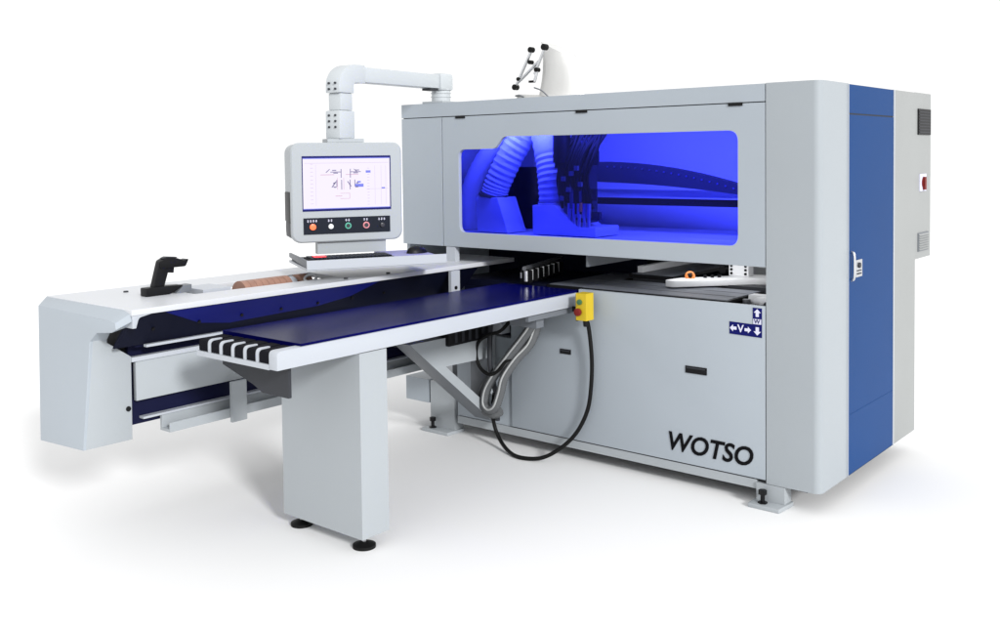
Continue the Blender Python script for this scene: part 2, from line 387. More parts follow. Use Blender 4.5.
obj('clamp_ring', ring(B(), (-0.842, 0.375, 0.968), (0.6, -0.75, 0.25), 0.018, 0.009), 'orange', gr)
obj('ring_core', cyl(B(), (-0.848, 0.385, 0.957), (-0.842, 0.37, 0.985), 0.013), 'black', gr)
gb = obj('gripper_carriage', bx(-0.735, -0.625, 0.60, 0.66, 0.957, 1.055), 'gripw', gr, 0.004)
bm = B()
for x in (-0.720, -0.640):
    for z in (0.970, 0.990, 1.010): cyl(bm, (x, 0.595, z), (x, 0.5995, z), 0.007, 10)
cyl(bm, (-0.775, 0.60, 0.985), (-0.775, 0.66, 0.985), 0.022, 12); box(bm, -0.80, -0.742, 0.665, 0.70, 0.96, 1.02)
pieces('carriage_bolt', bm, 'black', gb)
bm = B()
for k, x in enumerate((-0.68, -0.655, -0.63)): cyl(bm, (x - 0.11, 0.44 + 0.03 * k, 0.957), (x - 0.11, 0.44 + 0.03 * k, 0.972), 0.009, 10)
pieces('screw', bm, 'black', gr)
bm = B()
box(bm, -0.44, -0.40, 0.62, 0.70, 0.93, 1.07); box(bm, -0.36, -0.30, 0.55, 0.60, 0.88, 1.07); box(bm, -0.38, -0.30, 0.50, 0.56, 0.955, 0.975)
pieces('side_actuator', bm, 'black', MC, 0.003)
bm = B(); box(bm, -0.392, -0.368, 0.53, 0.56, 0.93, 1.07); box(bm, -0.40, -0.28, 0.13, 0.19, 0.905, 0.935)
pieces('side_guide', bm, 'gripw', MC, 0.004)
ft = obj('pneumatic_fitting', cyl(B(), (-0.40, 0.17, 0.905), (-0.27, 0.10, 0.912), 0.024), 'gripw', MC, smooth=True)
bm = B(); cyl(bm, (-0.405, 0.12, 0.88), (-0.405, 0.12, 0.915), 0.018, 12); cyl(bm, (-0.30, 0.07, 0.89), (-0.27, 0.05, 0.90), 0.022, 12); cyl(bm, (-0.36, 0.09, 0.88), (-0.36, 0.09, 0.90), 0.014, 10)
pieces('fitting_nut', bm, 'steel', ft)
# row of panel clamps at the head of the outfeed table
for k in range(7):
    x = -1.66 - 0.020 * k; y = 0.03 + 0.075 * k
    c = obj('panel_clamp', bx(x - 0.03, x + 0.03, y, y + 0.03, 0.912, 0.978), 'black', MC, 0.004)
    bm = B(); cyl(bm, (x + 0.02, y - 0.014, 0.922), (x + 0.02, y - 0.014, 0.978), 0.012, 10); cyl(bm, (x - 0.02, y - 0.006, 0.935), (x - 0.02, y - 0.006, 0.965), 0.006, 10)
    pieces('clamp_pin', bm, 'metal', c)
obj('clamp_rail', cyl(B(), (-1.64, 0.0, 0.992), (-1.82, 0.58, 0.992), 0.012), 'steel', MC)

# ---- inside, seen through the blue window
hd = obj('dust_hood', prism(B(), [(-1.86, 1.145), (-1.86, 1.315), (-1.70, 1.315), (-1.54, 1.20), (-1.42, 1.20), (-1.42, 1.145)], 1, 0.36, 0.60), 'duct', MC, 0.006)
bm = B()
tube(bm, spline([(-1.775, 0.46, 1.30), (-1.785, 0.46, 1.45), (-1.82, 0.48, 1.60), (-1.88, 0.50, 1.80), (-1.91, 0.52, 1.89)], 9), lambda i: 0.083 + 0.006 * (i % 2), 20)
obj('dust_hose', bm, 'duct', hd, smooth=True)
ck = obj('hose_collar', ring(B(), (-1.775, 0.46, 1.325), (0, 0, 1), 0.088, 0.010), 'metal', hd)
bm = B()
tube(bm, spline([(-2.20, 0.42, 1.365), (-2.17, 0.43, 1.45), (-2.10, 0.46, 1.60), (-2.02, 0.50, 1.75), (-1.98, 0.52, 1.89)], 9), lambda i: 0.077 + 0.006 * (i % 2), 20)
dh = obj('dust_hood', prism(B(), [(-2.28, 1.355), (-2.11, 1.355), (-2.03, 1.145), (-2.27, 1.145)], 1, 0.34, 0.52), 'duct', MC, 0.006)
obj('dust_hose', bm, 'duct', dh, smooth=True)
obj('hose_collar', ring(B(), (-2.20, 0.42, 1.365), (0.2, 0, 1), 0.084, 0.010), 'dgrey', dh)
bm = B(); tube(bm, spline([(-2.48, 0.50, 1.145), (-2.47, 0.50, 1.35), (-2.38, 0.52, 1.55), (-2.22, 0.56, 1.75), (-2.15, 0.58, 1.89)], 9), lambda i: 0.060 + 0.003 * (i % 2), 18)
obj('dust_hose', bm, 'duct', MC, smooth=True)
obj('dark_void_block', bx(-2.30, -2.00, 0.74, 0.90, 1.145, 1.53), 'black', MC, 0.01)  # black block stands in for the dark void between the hoses
obj('dark_void_block', bx(-2.52, -2.40, 0.74, 0.90, 1.145, 1.50), 'black', MC, 0.01)  # second black block filling the darkness behind the hoses
# drilling head: motors, block, cables
h = obj('drilling_head', bx(-1.655, -1.50, 0.42, 0.50, 1.22, 1.66), 'chain', MC, 0.01)
bm = B()
cyl(bm, (-1.66, 0.38, 1.56), (-1.66, 0.38, 1.74), 0.050, 20); cyl(bm, (-1.64, 0.38, 1.38), (-1.64, 0.38, 1.53), 0.042, 20)
box(bm, -1.68, -1.60, 0.34, 0.42, 1.53, 1.56); box(bm, -1.57, -1.50, 0.36, 0.41, 1.27, 1.42)
pieces('spindle_motor', bm, 'black', h, 0.003)
bm = B()
for k, x in enumerate((-1.60, -1.568, -1.535, -1.50, -1.47)):
    cyl(bm, (x, 0.37, 1.16), (x, 0.37, 1.25 + 0.03 * (k % 2)), 0.010, 10); cyl(bm, (x, 0.37, 1.25), (x, 0.37, 1.33), 0.014, 10)
pieces('drill_spindle', bm, 'metal', h)
bm = B()
for k in range(16):
    x = -1.655 + 0.014 * k; d = random.uniform(-0.03, 0.03)
    tube(bm, spline([(x + 0.05, 0.44, 1.74 + d), (x + 0.03 + d, 0.38, 1.62), (x + d, 0.35, 1.50 + d), (x - 0.02, 0.37, 1.40), (x + d, 0.39, 1.30)], 5), 0.008 + 0.002 * (k % 3), 8)
pieces('air_hose', bm, 'rubber', h, smooth=True)
bm = B()
for (x, z) in ((-1.615, 1.47), (-1.56, 1.50), (-1.58, 1.41), (-1.50, 1.44), (-1.63, 1.36), (-1.525, 1.53)): box(bm, x - 0.012, x + 0.012, 0.325, 0.34, z - 0.014, z + 0.012)
pieces('valve_block', bm, 'mgrey', h)
bm = B()
for k in range(26):
    x = -1.66 + 0.22 * random.random(); z = 1.24 + 0.44 * random.random(); w2 = 0.010 + 0.02 * random.random(); h2 = 0.012 + 0.035 * random.random()
    box(bm, x - w2, x + w2, 0.40 + 0.001 * k, 0.419, z - h2, z + h2)
pieces('solenoid', bm, 'chain', h, 0.002)
bm = B()
cyl(bm, (-1.52, 0.38, 1.34), (-1.52, 0.38, 1.48), 0.022, 14); cyl(bm, (-1.58, 0.37, 1.30), (-1.58, 0.37, 1.44), 0.017, 14); cyl(bm, (-1.64, 0.40, 1.24), (-1.64, 0.40, 1.33), 0.020, 14)
pieces('air_cylinder', bm, 'steel', h)
obj('warning_lamp', cyl(B(), (-1.515, 0.352, 1.285), (-1.515, 0.36, 1.335), 0.010), 'orange', h)
gx = obj('gantry_beam', bx(-1.88, -0.06, 0.80, 0.90, 1.355, 1.392), 'duct', MC, 0.004)
obj('beam_rail', bx(-1.88, -0.06, 0.79, 0.82, 1.306, 1.345), 'navy', gx)
top = [(-1.85, 1.556)] + [(-1.62 + 0.09 * k, 1.560 - 0.0011 * k - 0.00122 * k * k) for k in range(15)]
low = [(x, 1.442 - 0.00045 * k * k - 0.0010 * k) for k, (x, z) in enumerate(top)]
low[0] = (-1.85, 1.45)
cc = obj('cable_chain', prism(B(), top + list(reversed(low)), 1, 0.72, 0.79), 'chain', gx)
bm = B()
for k in range(1, 27):
    x = -1.62 + 0.0475 * k; kk = (x + 1.62) / 0.09
    z = 1.545 - 0.0011 * kk - 0.00122 * kk * kk - 0.012
    cyl(bm, (x, 0.714, z), (x, 0.722, z), 0.006, 8)
pieces('chain_rivet', bm, 'metal', cc)

# ================================================================== feed beam (left)
FB = root('feed_beam', (-2.35, -1.0, 0.4), 'long low feed beam with rounded grey end cover and dark blue side panels, left of cabinet', 'feed beam')
bm = B()
F = [(-2.66, 0.970), (-2.06, 0.963), (-2.012, 0.955), (-2.000, 0.930), (-2.035, 0.915), (-2.15, 0.902), (-2.20, 0.862), (-2.20, 0.42), (-2.567, 0.40)]
def yz(z): return -2.15 - 0.05 * (0.98 - z) / 0.56
r0 = [(x, yz(z), z) for x, z in F]
T2 = [(-2.72, 0.998), (-2.06, 0.998), (-2.012, 0.985), (-2.000, 0.955), (-2.035, 0.930), (-2.15, 0.915), (-2.20, 0.86), (-2.20, 0.42), (-2.66, 0.41)]
r1 = [(x, -2.085, z) for x, z in T2]
# end cover: front face, chamfer, top and the lower side cheek
loft(bm, [r0, r1])
ec = obj('end_cover', bm, 'paint', FB, 0.003, seg=2)
ec.data.set_sharp_from_angle(angle=math.radians(14))
T3 = [(y, z) for y, z in ((-2.19, 0.42), (-2.145, 0.885), (-2.09, 0.850), (-1.98, 0.772), (-1.983, 0.418))]
obj('cheek', prism(B(), T3, 0, -2.55, -2.1985), 'paint2', ec, 0.004)
obj('bolt', cyl(B(), (-2.199, -2.0, 0.553), (-2.194, -2.0, 0.553), 0.011), 'black', ec)
lip = roundpoly([(-2.084, 0.925), (-2.084, 0.9755), (-2.00, 0.9755), (-2.055, 0.966), (-2.068, 0.925)], [0, 0, 0, 0.012, 0], 4)
obj('lip', prism(B(), lip, 0, -2.06, -2.0), 'rail', ec, 0.001)
# top plate with the roller slot
slot = roundpoly([(-2.44, -1.64), (-2.21, -1.66), (-2.165, -0.86), (-2.43, -0.82)], 0.01, 2)
tp = sheet('top_plate', [[(-2.715, -2.087), (-2.0, -2.087), (-2.0, 0.36), (-2.50, 0.36), (-2.53, -0.01), (-2.68, -0.02)], slot], 2, 0.976, 1.0, 'white', FB, 0.002)
tr_ = B(); box(tr_, -2.44, -2.18, -1.66, -0.80, 0.92, 0.925)
obj('slot_tray', tr_, 'navy', FB)
obj('slot_cover', bx(-2.41, -2.235, -1.60, -1.45, 0.935, 1.010), 'rail', FB, 0.004)
rl = B()
for k in range(8): cyl(rl, (-2.30, -1.36 + 0.035 * k, 0.958), (-2.30, -1.327 + 0.035 * k, 0.958), 0.062, 22)
ro = pieces('copper_roller', rl, 'copper', FB, 0.002)[0]
obj('roller_end', cyl(B(), (-2.30, -1.085, 0.958), (-2.30, -1.045, 0.958), 0.055), 'rail', ro)
rl = B()
for k in range(2): cyl(rl, (-2.30, -1.02 + 0.035 * k, 0.958), (-2.30, -0.988 + 0.035 * k, 0.958), 0.060, 22)
pieces('copper_roller', rl, 'copper', FB, 0.002)
obj('cable_ring', ring(B(), (-2.235, -0.98, 1.0), (0.3, -0.5, 1), 0.030, 0.007), 'white', FB, smooth=True)
bm = B()
for (x, y) in ((-2.50, -1.74), (-2.53, -1.81), (-2.06, -0.9), (-2.05, -0.62)): cyl(bm, (x, y, 1.0), (x, y, 1.006), 0.011, 12)
pieces('top_screw', bm, 'dgrey', tp)
# side panels below the top plate
sl = [(-2.012, 0.974), (-2.15, 0.826), (-2.165, 0.826), (-2.03, 0.974)]
def yprism(name, pts, y0, y1, m, par, bev=0): return obj(name, prism(B(), pts, 1, y0, y1), m, par, bev)
sp_ = yprism('side_panel', sl, -2.082, 0.05, 'navy', FB)
def on_panel(y, t, o=0.0015): return (-2.012 - 0.138 * t + o, y, 0.974 - 0.148 * t - o * 0.9)
reflection_shape = [(-1.93, 0.0), (-1.72, 0.55), (-1.55, 0.72), (-1.05, 0.62), (-0.86, 0.42), (-0.72, 0.0)]
bm = B(); loft(bm, [[on_panel(y, t, 0.0004) for y, t in reflection_shape], [on_panel(y, t) for y, t in reflection_shape]])
obj('blue_reflection', bm, 'bluerefl', sp_)  # blue sheet paints a reflection onto the dark side panel
bm = B()
for k in range(7):
    y = -1.95 + 0.22 * k; cyl(bm, (-2.075, y, 0.900), (-2.069, y, 0.897), 0.007, 8)
pieces('rivet', bm, 'black', FB)
yprism('ledge', [(-2.150, 0.826), (-2.128, 0.826), (-2.128, 0.815), (-2.150, 0.815)], -1.95, 0.0, 'rail', FB)
yprism('recess', [(-2.165, 0.826), (-2.24, 0.826), (-2.24, 0.74), (-2.225, 0.74), (-2.225, 0.815), (-2.165, 0.815)], -1.98, 0.0, 'navyb', FB)
yprism('shelf_edge', [(-2.225, 0.768), (-2.192, 0.768), (-2.192, 0.748), (-2.225, 0.748)], -1.981, 0.0, 'rail', FB, 0.002)
yprism('white_side_panel', [(-2.222, 0.747), (-2.2, 0.747), (-2.2, 0.578), (-2.222, 0.578)], -1.960, 0.0, 'paint2', FB, 0.002)
yprism('dark_lower_panel', [(-2.25, 0.577), (-2.235, 0.577), (-2.235, 0.47), (-2.25, 0.47)], -1.980, 0.0, 'navyb', FB)
yprism('lower_flange', [(-2.234, 0.503), (-2.20, 0.503), (-2.20, 0.494), (-2.234, 0.494)], -1.93, 0.0, 'rail', FB)
yprism('support_channel', [(-2.22, 0.492), (-2.205, 0.492), (-2.205, 0.437), (-2.150, 0.437), (-2.150, 0.467), (-2.144, 0.467), (-2.144, 0.425), (-2.22, 0.425)], -1.84, 0.0, 'paint2', FB)
obj('hanger', bx(-2.142, -2.125, -1.535, -1.455, 0.405, 0.590), 'paint2', FB, 0.003)
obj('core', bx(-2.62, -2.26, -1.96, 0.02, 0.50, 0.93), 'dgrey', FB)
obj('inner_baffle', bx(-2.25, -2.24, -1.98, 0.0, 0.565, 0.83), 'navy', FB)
bb_ = obj('beam_post', bx(-2.012, -1.992, -0.200, -0.130, 0.855, 0.974), 'rail', FB, 0.002)
obj('bolt', cyl(B(), (-1.992, -0.165, 0.880), (-1.987, -0.165, 0.880), 0.010), 'black', bb_)
# triangular bracket that carries the beam
tri = [[(-0.655, 0.655), (-0.60, 0.655), (0.005, 0.64), (0.005, 0.13), (-0.04, 0.135), (-0.645, 0.615)], [(-0.37, 0.475), (-0.055, 0.56), (-0.055, 0.22)]]
tri = [[(-0.665, 0.655), (0.005, 0.645), (0.005, 0.130), (-0.03, 0.135)], [(-0.40, 0.500), (-0.06, 0.490), (-0.06, 0.225)]]
sheet('bracket', tri, 0, -1.985, -1.86, 'mgrey', FB, 0.002)
sheet('bracket_face', tri, 0, -1.8595, -1.8555, 'paint2', FB)
obj('cross_arm', bx(-2.20, -1.99, -0.62, -0.50, 0.62, 0.74), 'dgrey', FB, 0.004)

# ================================================================== outfeed table
TB = root('outfeed_table', (-1.54, -1.43, 0), 'dark blue topped outfeed table with white rail on a wide pale grey leg', 'table')
XR, XT = -1.285, -1.80
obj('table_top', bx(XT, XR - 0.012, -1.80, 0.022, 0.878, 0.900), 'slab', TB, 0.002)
obj('side_rail', prism(B(), roundpoly([(-1.922, 0.818), (-1.922, 0.890), (0.0, 0.890), (0.0, 0.830), (-0.02, 0.822)], [0.0, 0.02, 0, 0, 0], 4), 0, XR - 0.05, XR), 'rail', TB, 0.003)
obj('end_rail', bx(XT, XR - 0.051, -1.922, -1.905, 0.816, 0.836), 'rail', TB, 0.002)
obj('under_plate', bx(XT, XR - 0.051, -1.90, -0.02, 0.816, 0.830), 'dgrey', TB)
n = 6; w = (XR - 0.05 - XT) / n
for k in range(n):
    x0 = XT + w * k + (0.006 if k else 0)
    obj('brush_strip', prism(B(), roundpoly([(-1.915, 0.838), (-1.915, 0.882), (-1.803, 0.886), (-1.803, 0.838)], [0, 0.015, 0, 0], 4), 0, x0 + 0.006, XT + w * (k + 1) - 0.006), 'bristle', TB)
for k in range(1, n):
    x0 = XT + w * k
    obj('divider', prism(B(), roundpoly([(-1.920, 0.836), (-1.920, 0.889), (-1.86, 0.888), (-1.86, 0.836)], [0, 0.022, 0, 0], 5), 0, x0 - 0.005, x0 + 0.007), 'rail', TB, 0.001)
obj('dark_end_plate', prism(B(), [(-1.76, 0.812), (-1.76, 0.770), (-1.56, 0.715), (-1.50, 0.690), (-1.34, 0.69), (-1.34, 0.812)], 1, -1.83, -1.815), 'dgrey', TB)  # dark plate hanging below the table end
lg = obj('leg', bx(-1.795, -1.292, -1.512, -1.362, 0.056, 0.815), 'paint2', TB, 0.004)
def pad(x, y):
    bm = B(); cyl(bm, (x, y, 0.0), (x, y, 0.012), 0.048, 28); cyl(bm, (x, y, 0.012), (x, y, 0.024), 0.046, 28, 0.016)
    f = obj('foot', bm, 'rubber', lg, smooth=True)
    bm = B(); cyl(bm, (x, y, 0.022), (x, y, 0.058), 0.009, 12); cyl(bm, (x, y, 0.034), (x, y, 0.042), 0.016, 6)
    bm2 = obj('stud', bm, 'metal', lg)
pad(-1.345, -1.455); pad(-1.745, -1.455)
bm = B(); box(bm, -1.32, -1.30, -0.40, 0.0, 0.79, 0.816); box(bm, -1.50, -1.33, -0.30, -0.24, 0.74, 0.815)
pieces('stay', bm, 'mgrey', TB)

# ================================================================== operator console (local frame: x along the screen, -y towards the operator)
A = math.radians(62.2)
EL = (-2.245, -0.752, 0)
CN = root('operator_console', EL, 'pale grey operator console with lit screen and button strip hung from a white pipe arm', 'console', rz=A)
def inv(p):  # world point -> console frame
    return (Matrix.Rotation(-A, 4, 'Z') @ Vector((p[0] - EL[0], p[1] - EL[1], p[2])))
hs = B()
def hring(y, s, dz=0):
    return [(x, y, z + dz) for x, z in rrect(-0.278 + s, 0.298 - s, 1.174 + s, 1.680 - s, 0.045, 5)]
loft(hs, [hring(-0.080, 0.006), hring(-0.074, 0.0), hring(-0.045, 0.0), hring(-0.040, 0.006), hring(0.12, 0.006), hring(0.18, 0.05)])
H = obj('monitor_housing', hs, 'paint2', CN, smooth=True, local=True)
obj('side_vent', prism(B(), [(-0.038, 1.27), (0.10, 1.28), (0.10, 1.43), (-0.038, 1.43)], 0, -0.279, -0.262), 'black', H, 0.004, local=True)
obj('corner_guard', prism(B(), [(-0.038, 1.268), (0.10, 1.278), (0.115, 1.25), (0.10, 1.20), (-0.038, 1.20)], 0, -0.274, -0.25), 'dgrey', H, 0.004, local=True)
obj('bezel', bx(-0.223, 0.238, -0.0822, -0.0802, 1.333, 1.612), 'navyink', H, local=True)
sc = obj('screen', bx(-0.219, 0.232, -0.0845, -0.0823, 1.343, 1.602), 'screen', H, local=True)
def mk(bm, u0, u1, z0, z1): box(bm, u0, u1, -0.0856, -0.0847, z0, z1)
bm = B()
for s in (1, -1):
    c = 0.034
    for (a, b_, z0, z1) in ((-0.075, -0.020, 1.528, 1.532), (-0.022, -0.018, 1.50, 1.545), (-0.066, -0.045, 1.536, 1.541), (-0.060, -0.036, 1.522, 1.527), (-0.045, -0.041, 1.455, 1.49), (-0.060, -0.045, 1.45, 1.456), (-0.062, -0.050, 1.47, 1.476), (-0.020, -0.016, 1.44, 1.49)):
        if s > 0: mk(bm, c - 0.038 + a, c - 0.038 + b_, z0, z1)
        else: mk(bm, 0.004 - b_, 0.004 - a, z0, z1)
prism(bm, [(-0.105, 1.528), (-0.085, 1.545), (-0.080, 1.545), (-0.098, 1.528)], 1, -0.0856, -0.0847)
prism(bm, [(0.045, 1.545), (0.065, 1.528), (0.058, 1.528), (0.040, 1.545)], 1, -0.0856, -0.0847)
prism(bm, [(-0.075, 1.452), (-0.055, 1.482), (-0.048, 1.482), (-0.068, 1.452)], 1, -0.0856, -0.0847)
prism(bm, [(0.012, 1.482), (0.03, 1.455), (0.024, 1.455), (0.006, 1.482)], 1, -0.0856, -0.0847)
obj('drawing_lines', bm, 'sdark', sc, local=True)
bm = B(); mk(bm, 0.048, 0.092, 1.452, 1.468); mk(bm, 0.060, 0.078, 1.474, 1.482); mk(bm, 0.105, 0.130, 1.524, 1.536); mk(bm, 0.188, 0.206, 1.441, 1.448); mk(bm, -0.219, 0.232, 1.598, 1.602); mk(bm, -0.219, 0.232, 1.343, 1.347)
obj('blue_fields', bm, 'sblue', sc, local=True)
bm = B()
for k in range(13): mk(bm, 0.112, 0.124, 1.36 + 0.0155 * k, 1.3625 + 0.0155 * k)
for k in range(11): mk(bm, -0.182, -0.168, 1.37 + 0.02 * k, 1.3725 + 0.02 * k)
for x in (0.152, 0.185, 0.210): mk(bm, x, x + 0.0015, 1.36, 1.56)
mk(bm, 0.105, 0.225, 1.440, 1.4415); mk(bm, -0.21, 0.225, 1.575, 1.577); mk(bm, -0.155, -0.1535, 1.36, 1.57)
obj('menu_marks', bm, 'slilac', sc, local=True)
bm = B()
mk(bm, -0.13, -0.06, 1.515, 1.518); mk(bm, 0.0, 0.065, 1.515, 1.518); mk(bm, -0.03, 0.02, 1.420, 1.422); mk(bm, -0.03, 0.02, 1.393, 1.395); mk(bm, 0.018, 0.020, 1.393, 1.422); mk(bm, -0.055, -0.02, 1.406, 1.409)
mk(bm, -0.045, -0.043, 1.44, 1.50); mk(bm, -0.012, -0.010, 1.44, 1.50)
obj('pink_lines', bm, 'spink', sc, local=True)
bp = obj('button_panel', bx(-0.220, 0.231, -0.0835, -0.0802, 1.216, 1.299), 'console', H, 0.001, local=True)
for u, m_, rr in ((-0.174, 'ledo', 0.016), (-0.082, 'btnw', 0.013), (0.008, 'btng', 0.013), (0.103, 'btnr', 0.014), (0.188, 'btnk', 0.012)):
    z = 1.254 if u < 0.15 else 1.252
    if m_ in ('btng', 'btnr'):
        b1 = obj('push_button', ring(B(), (u, -0.086, z), (0, 1, 0), rr, 0.004), m_, bp, smooth=True, local=True)
        obj('button_cap', cyl(B(), (u, -0.084, z), (u, -0.092, z), rr - 0.004), 'btnk', b1, local=True)
    else:
        obj('push_button', cyl(B(), (u, -0.0836, z), (u, -0.094, z), rr), m_, bp, 0.002, local=True)
for i, (u, ww) in enumerate(((-0.174, 4), (-0.082, 2), (0.008, 2), (0.103, 2), (0.188, 3))):
    bm = B()
    for k in range(ww):
        x = u - ww * 0.007 + 0.014 * k
        box(bm, x, x + 0.009, -0.0842, -0.0836, 1.281, 1.2835); box(bm, x + 0.003, x + 0.0055, -0.0842, -0.0836, 1.277, 1.290); box(bm, x + 0.001, x + 0.008, -0.0842, -0.0836, 1.287, 1.289)
    obj('button_caption', bm, 'stick', bp, local=True)
# neck and tray
obj('neck', bx(-0.145, 0.215, -0.055, 0.0, 1.112, 1.176), 'paint2', CN, 0.003, local=True)
tw = B(); box(tw, -0.262, 0.443, -0.355, 0.10, 1.062, 1.074)
T = obj('tray', tw, 'rail', CN, 0.002, local=True)
obj('tray_front', bx(-0.262, 0.443, -0.360, -0.348, 1.068, 1.112), 'rail', T, 0.002, local=True)
obj('tray_end', prism(B(), [(-0.348, 1.075), (-0.348, 1.112), (0.10, 1.112), (0.10, 1.09)], 0, -0.262, -0.252), 'mgrey', T, 0.001, local=True)
obj('tray_mat', bx(0.19, 0.43, -0.34, 0.09, 1.076, 1.098), 'navykey', T, 0.002, local=True)
obj('tray_mat', bx(-0.25, 0.188, -0.346, 0.09, 1.0745, 1.088), 'dgrey', T, local=True)
# arm: drop pipe, elbow, horizontal square pipe, post
dp = B()
def sq(c, a, b_): return [(c[0] + sx * a, c[1] + sy * b_, c[2]) for sx, sy in ((-1, -1), (1, -1), (1, 1), (-1, 1))]
fl_ = obj('mount_flange', bx(-0.085, 0.105, -0.06, 0.06, 1.681, 1.700), 'paint2', CN, 0.003, local=True)
P0 = inv((-2.33, 0.10, 2.03)); dirn = Vector((P0.x, P0.y, 0)).normalized()
ang = math.atan2(dirn.y, dirn.x)
def arm(name, bm, m, parent=CN, bev=0.0, smooth=False):
    bmesh.ops.transform(bm, matrix=Matrix.Rotation(ang, 4, 'Z'), verts=bm.verts[:])
    return obj(name, bm, m, parent, bev, smooth, local=True)
L = Vector((P0.x, P0.y, 0)).length
w_ = 0.045
arm('drop_joint', bx(-0.062, 0.052, -0.050, 0.050, 1.70, 1.845), 'arm', bev=0.008)
arm('drop_pipe', bx(-0.045, 0.045, -0.042, 0.042, 1.846, 1.935), 'arm', bev=0.006)
# elbow swept through a right angle
rs = []
for zz in (1.936, 1.972):
    rs.append([(-0.058, -0.048, zz), (0.052, -0.048, zz), (0.052, 0.048, zz), (-0.058, 0.048, zz)])
for k in range(1, 11):
    t = math.radians(90 * k / 10); c_, s_ = math.cos(t), math.sin(t)
    o_ = (0.072 - 0.130 * c_, 1.972 + 0.114 * s_); i_ = (0.072 - 0.020 * c_, 1.972 + 0.020 * s_)
    rs.append([(o_[0], -0.048, o_[1]), (i_[0], -0.048, i_[1]), (i_[0], 0.048, i_[1]), (o_[0], 0.048, o_[1])])
rs.append([(0.14, -0.048, 2.086), (0.14, -0.048, 1.992), (0.14, 0.048, 1.992), (0.14, 0.048, 2.086)])
bm = B(); loft(bm, rs)
E_ = arm('elbow', bm, 'arm', bev=0.003)
bm = B()
for z in (1.955, 1.985):
    for y in (-0.022, 0.022): cyl(bm, (-0.066, y, z), (-0.058, y, z), 0.006, 8)
for z in (1.76, 1.79, 1.82):
    for y in (-0.022, 0.022): cyl(bm, (-0.068, y, z), (-0.060, y, z), 0.006, 8)
bmesh.ops.transform(bm, matrix=Matrix.Rotation(ang, 4, 'Z'), verts=bm.verts[:])
pieces('bolt', bm, 'dgrey', CN, local=True)
arm('horizontal_pipe', bx(0.141, L - 0.066, -0.042, 0.042, 1.998, 2.078), 'arm', bev=0.006)
arm('pipe_clip', bx(L - 0.14, L - 0.066, -0.03, 0.03, 1.985, 1.997), 'dgrey')
arm('swivel_head', bx(L - 0.065, L + 0.055, -0.052, 0.052, 1.988, 2.088), 'arm', bev=0.016)
bm = B(); cyl(bm, (L, 0, 1.925), (L, 0, 1.988), 0.055, 28); cyl(bm, (L, 0, 1.950), (L, 0, 1.956), 0.059, 28); cyl(bm, (L, 0, 1.972), (L, 0, 1.977), 0.059, 28)
arm('swivel_post', bm, 'arm', smooth=True)
arm('base_flange', bx(L - 0.085, L + 0.085, -0.075, 0.075, 1.913, 1.925), 'paint2', bev=0.003)

# ---- keyboard and mouse lying on the tray
def cpt(u, y, z): return Vector(EL) + Matrix.Rotation(A, 4, 'Z') @ Vector((u, y, z))
kp = cpt(-0.04, -0.22, 1.089)
KB = root('keyboard', kp, 'black keyboard lying on the console tray under the screen', 'keyboard', rz=A)
obj('keyboard_body', bx(-0.195, 0.225, -0.085, 0.075, 0.0, 0.020), 'black', KB, 0.004, local=True)
bm = B()
for r in range(5):
    for c in range(19): box(bm, -0.186 + 0.0213 * c, -0.186 + 0.0213 * c + 0.017, -0.078 + 0.029 * r, -0.078 + 0.029 * r + 0.023, 0.0205, 0.027)
obj('keys', bm, 'console', KB, local=True)
obj('status_lamp', bx(-0.165, -0.105, -0.035, 0.02, 0.0275, 0.031), 'ledr', KB, 0.002, local=True)
mp = cpt(0.37, -0.10, 1.0985)
MS = root('computer_mouse', mp, 'black computer mouse at the right end of the console tray', 'mouse', rz=A + 0.3)
bm = B(); bmesh.ops.create_uvsphere(bm, u_segments=20, v_segments=12, radius=1.0)
for v in bm.verts: v.co = Vector((v.co.x * 0.062, v.co.y * 0.040, max(v.co.z, -0.0) * 0.036 * (1.0 - 0.25 * v.co.x)))
obj('mouse_shell', bm, 'black', MS, smooth=True, local=True)
obj('scroll_wheel', cyl(B(), (0.030, -0.004, 0.027), (0.030, 0.004, 0.027), 0.008), 'dgrey', MS, local=True)

# ================================================================== barcode scanner on the beam
BS = root('barcode_scanner', (-2.32, -1.78, 1.0), 'black handheld scanner standing in a holder on the white beam end', 'scanner')
h_ = obj('holder', prism(B(), roundpoly([(-1.845, 1.0), (-1.845, 1.038), (-1.725, 1.038), (-1.66, 1.035), (-1.70, 1.012), (-1.73, 1.0)], 0.006, 3), 0, -2.345, -2.298), 'black', BS, 0.005)
obj('grip', prism(B(), roundpoly([(-1.805, 1.035), (-1.752, 1.035), (-1.722, 1.125), (-1.755, 1.155), (-1.772, 1.15)], 0.008, 3), 0, -2.337, -2.305), 'black', BS, 0.008)
hdm = obj('scan_head', prism(B(), roundpoly([(-1.775, 1.120), (-1.768, 1.152), (-1.735, 1.166), (-1.69, 1.160), (-1.652, 1.146), (-1.628, 1.152), (-1.645, 1.118), (-1.69, 1.118)], 0.008, 3), 0, -2.343, -2.299), 'black', BS, 0.008)
obj('head_top', prism(B(), roundpoly([(-1.755, 1.162), (-1.735, 1.169), (-1.68, 1.163), (-1.69, 1.159)], 0.002, 2), 0, -2.336, -2.306), 'dgrey', hdm, 0.001)
obj('trigger', prism(B(), [(-1.735, 1.119), (-1.695, 1.119), (-1.698, 1.092), (-1.738, 1.097)], 0, -2.332, -2.312), 'black', BS, 0.003)
CB = obj('cradle_block', prism(B(), [(-1.70, 1.001), (-1.66, 1.032), (-1.62, 1.034), (-1.62, 1.001)], 0, -2.345, -2.295), 'mgrey', BS)

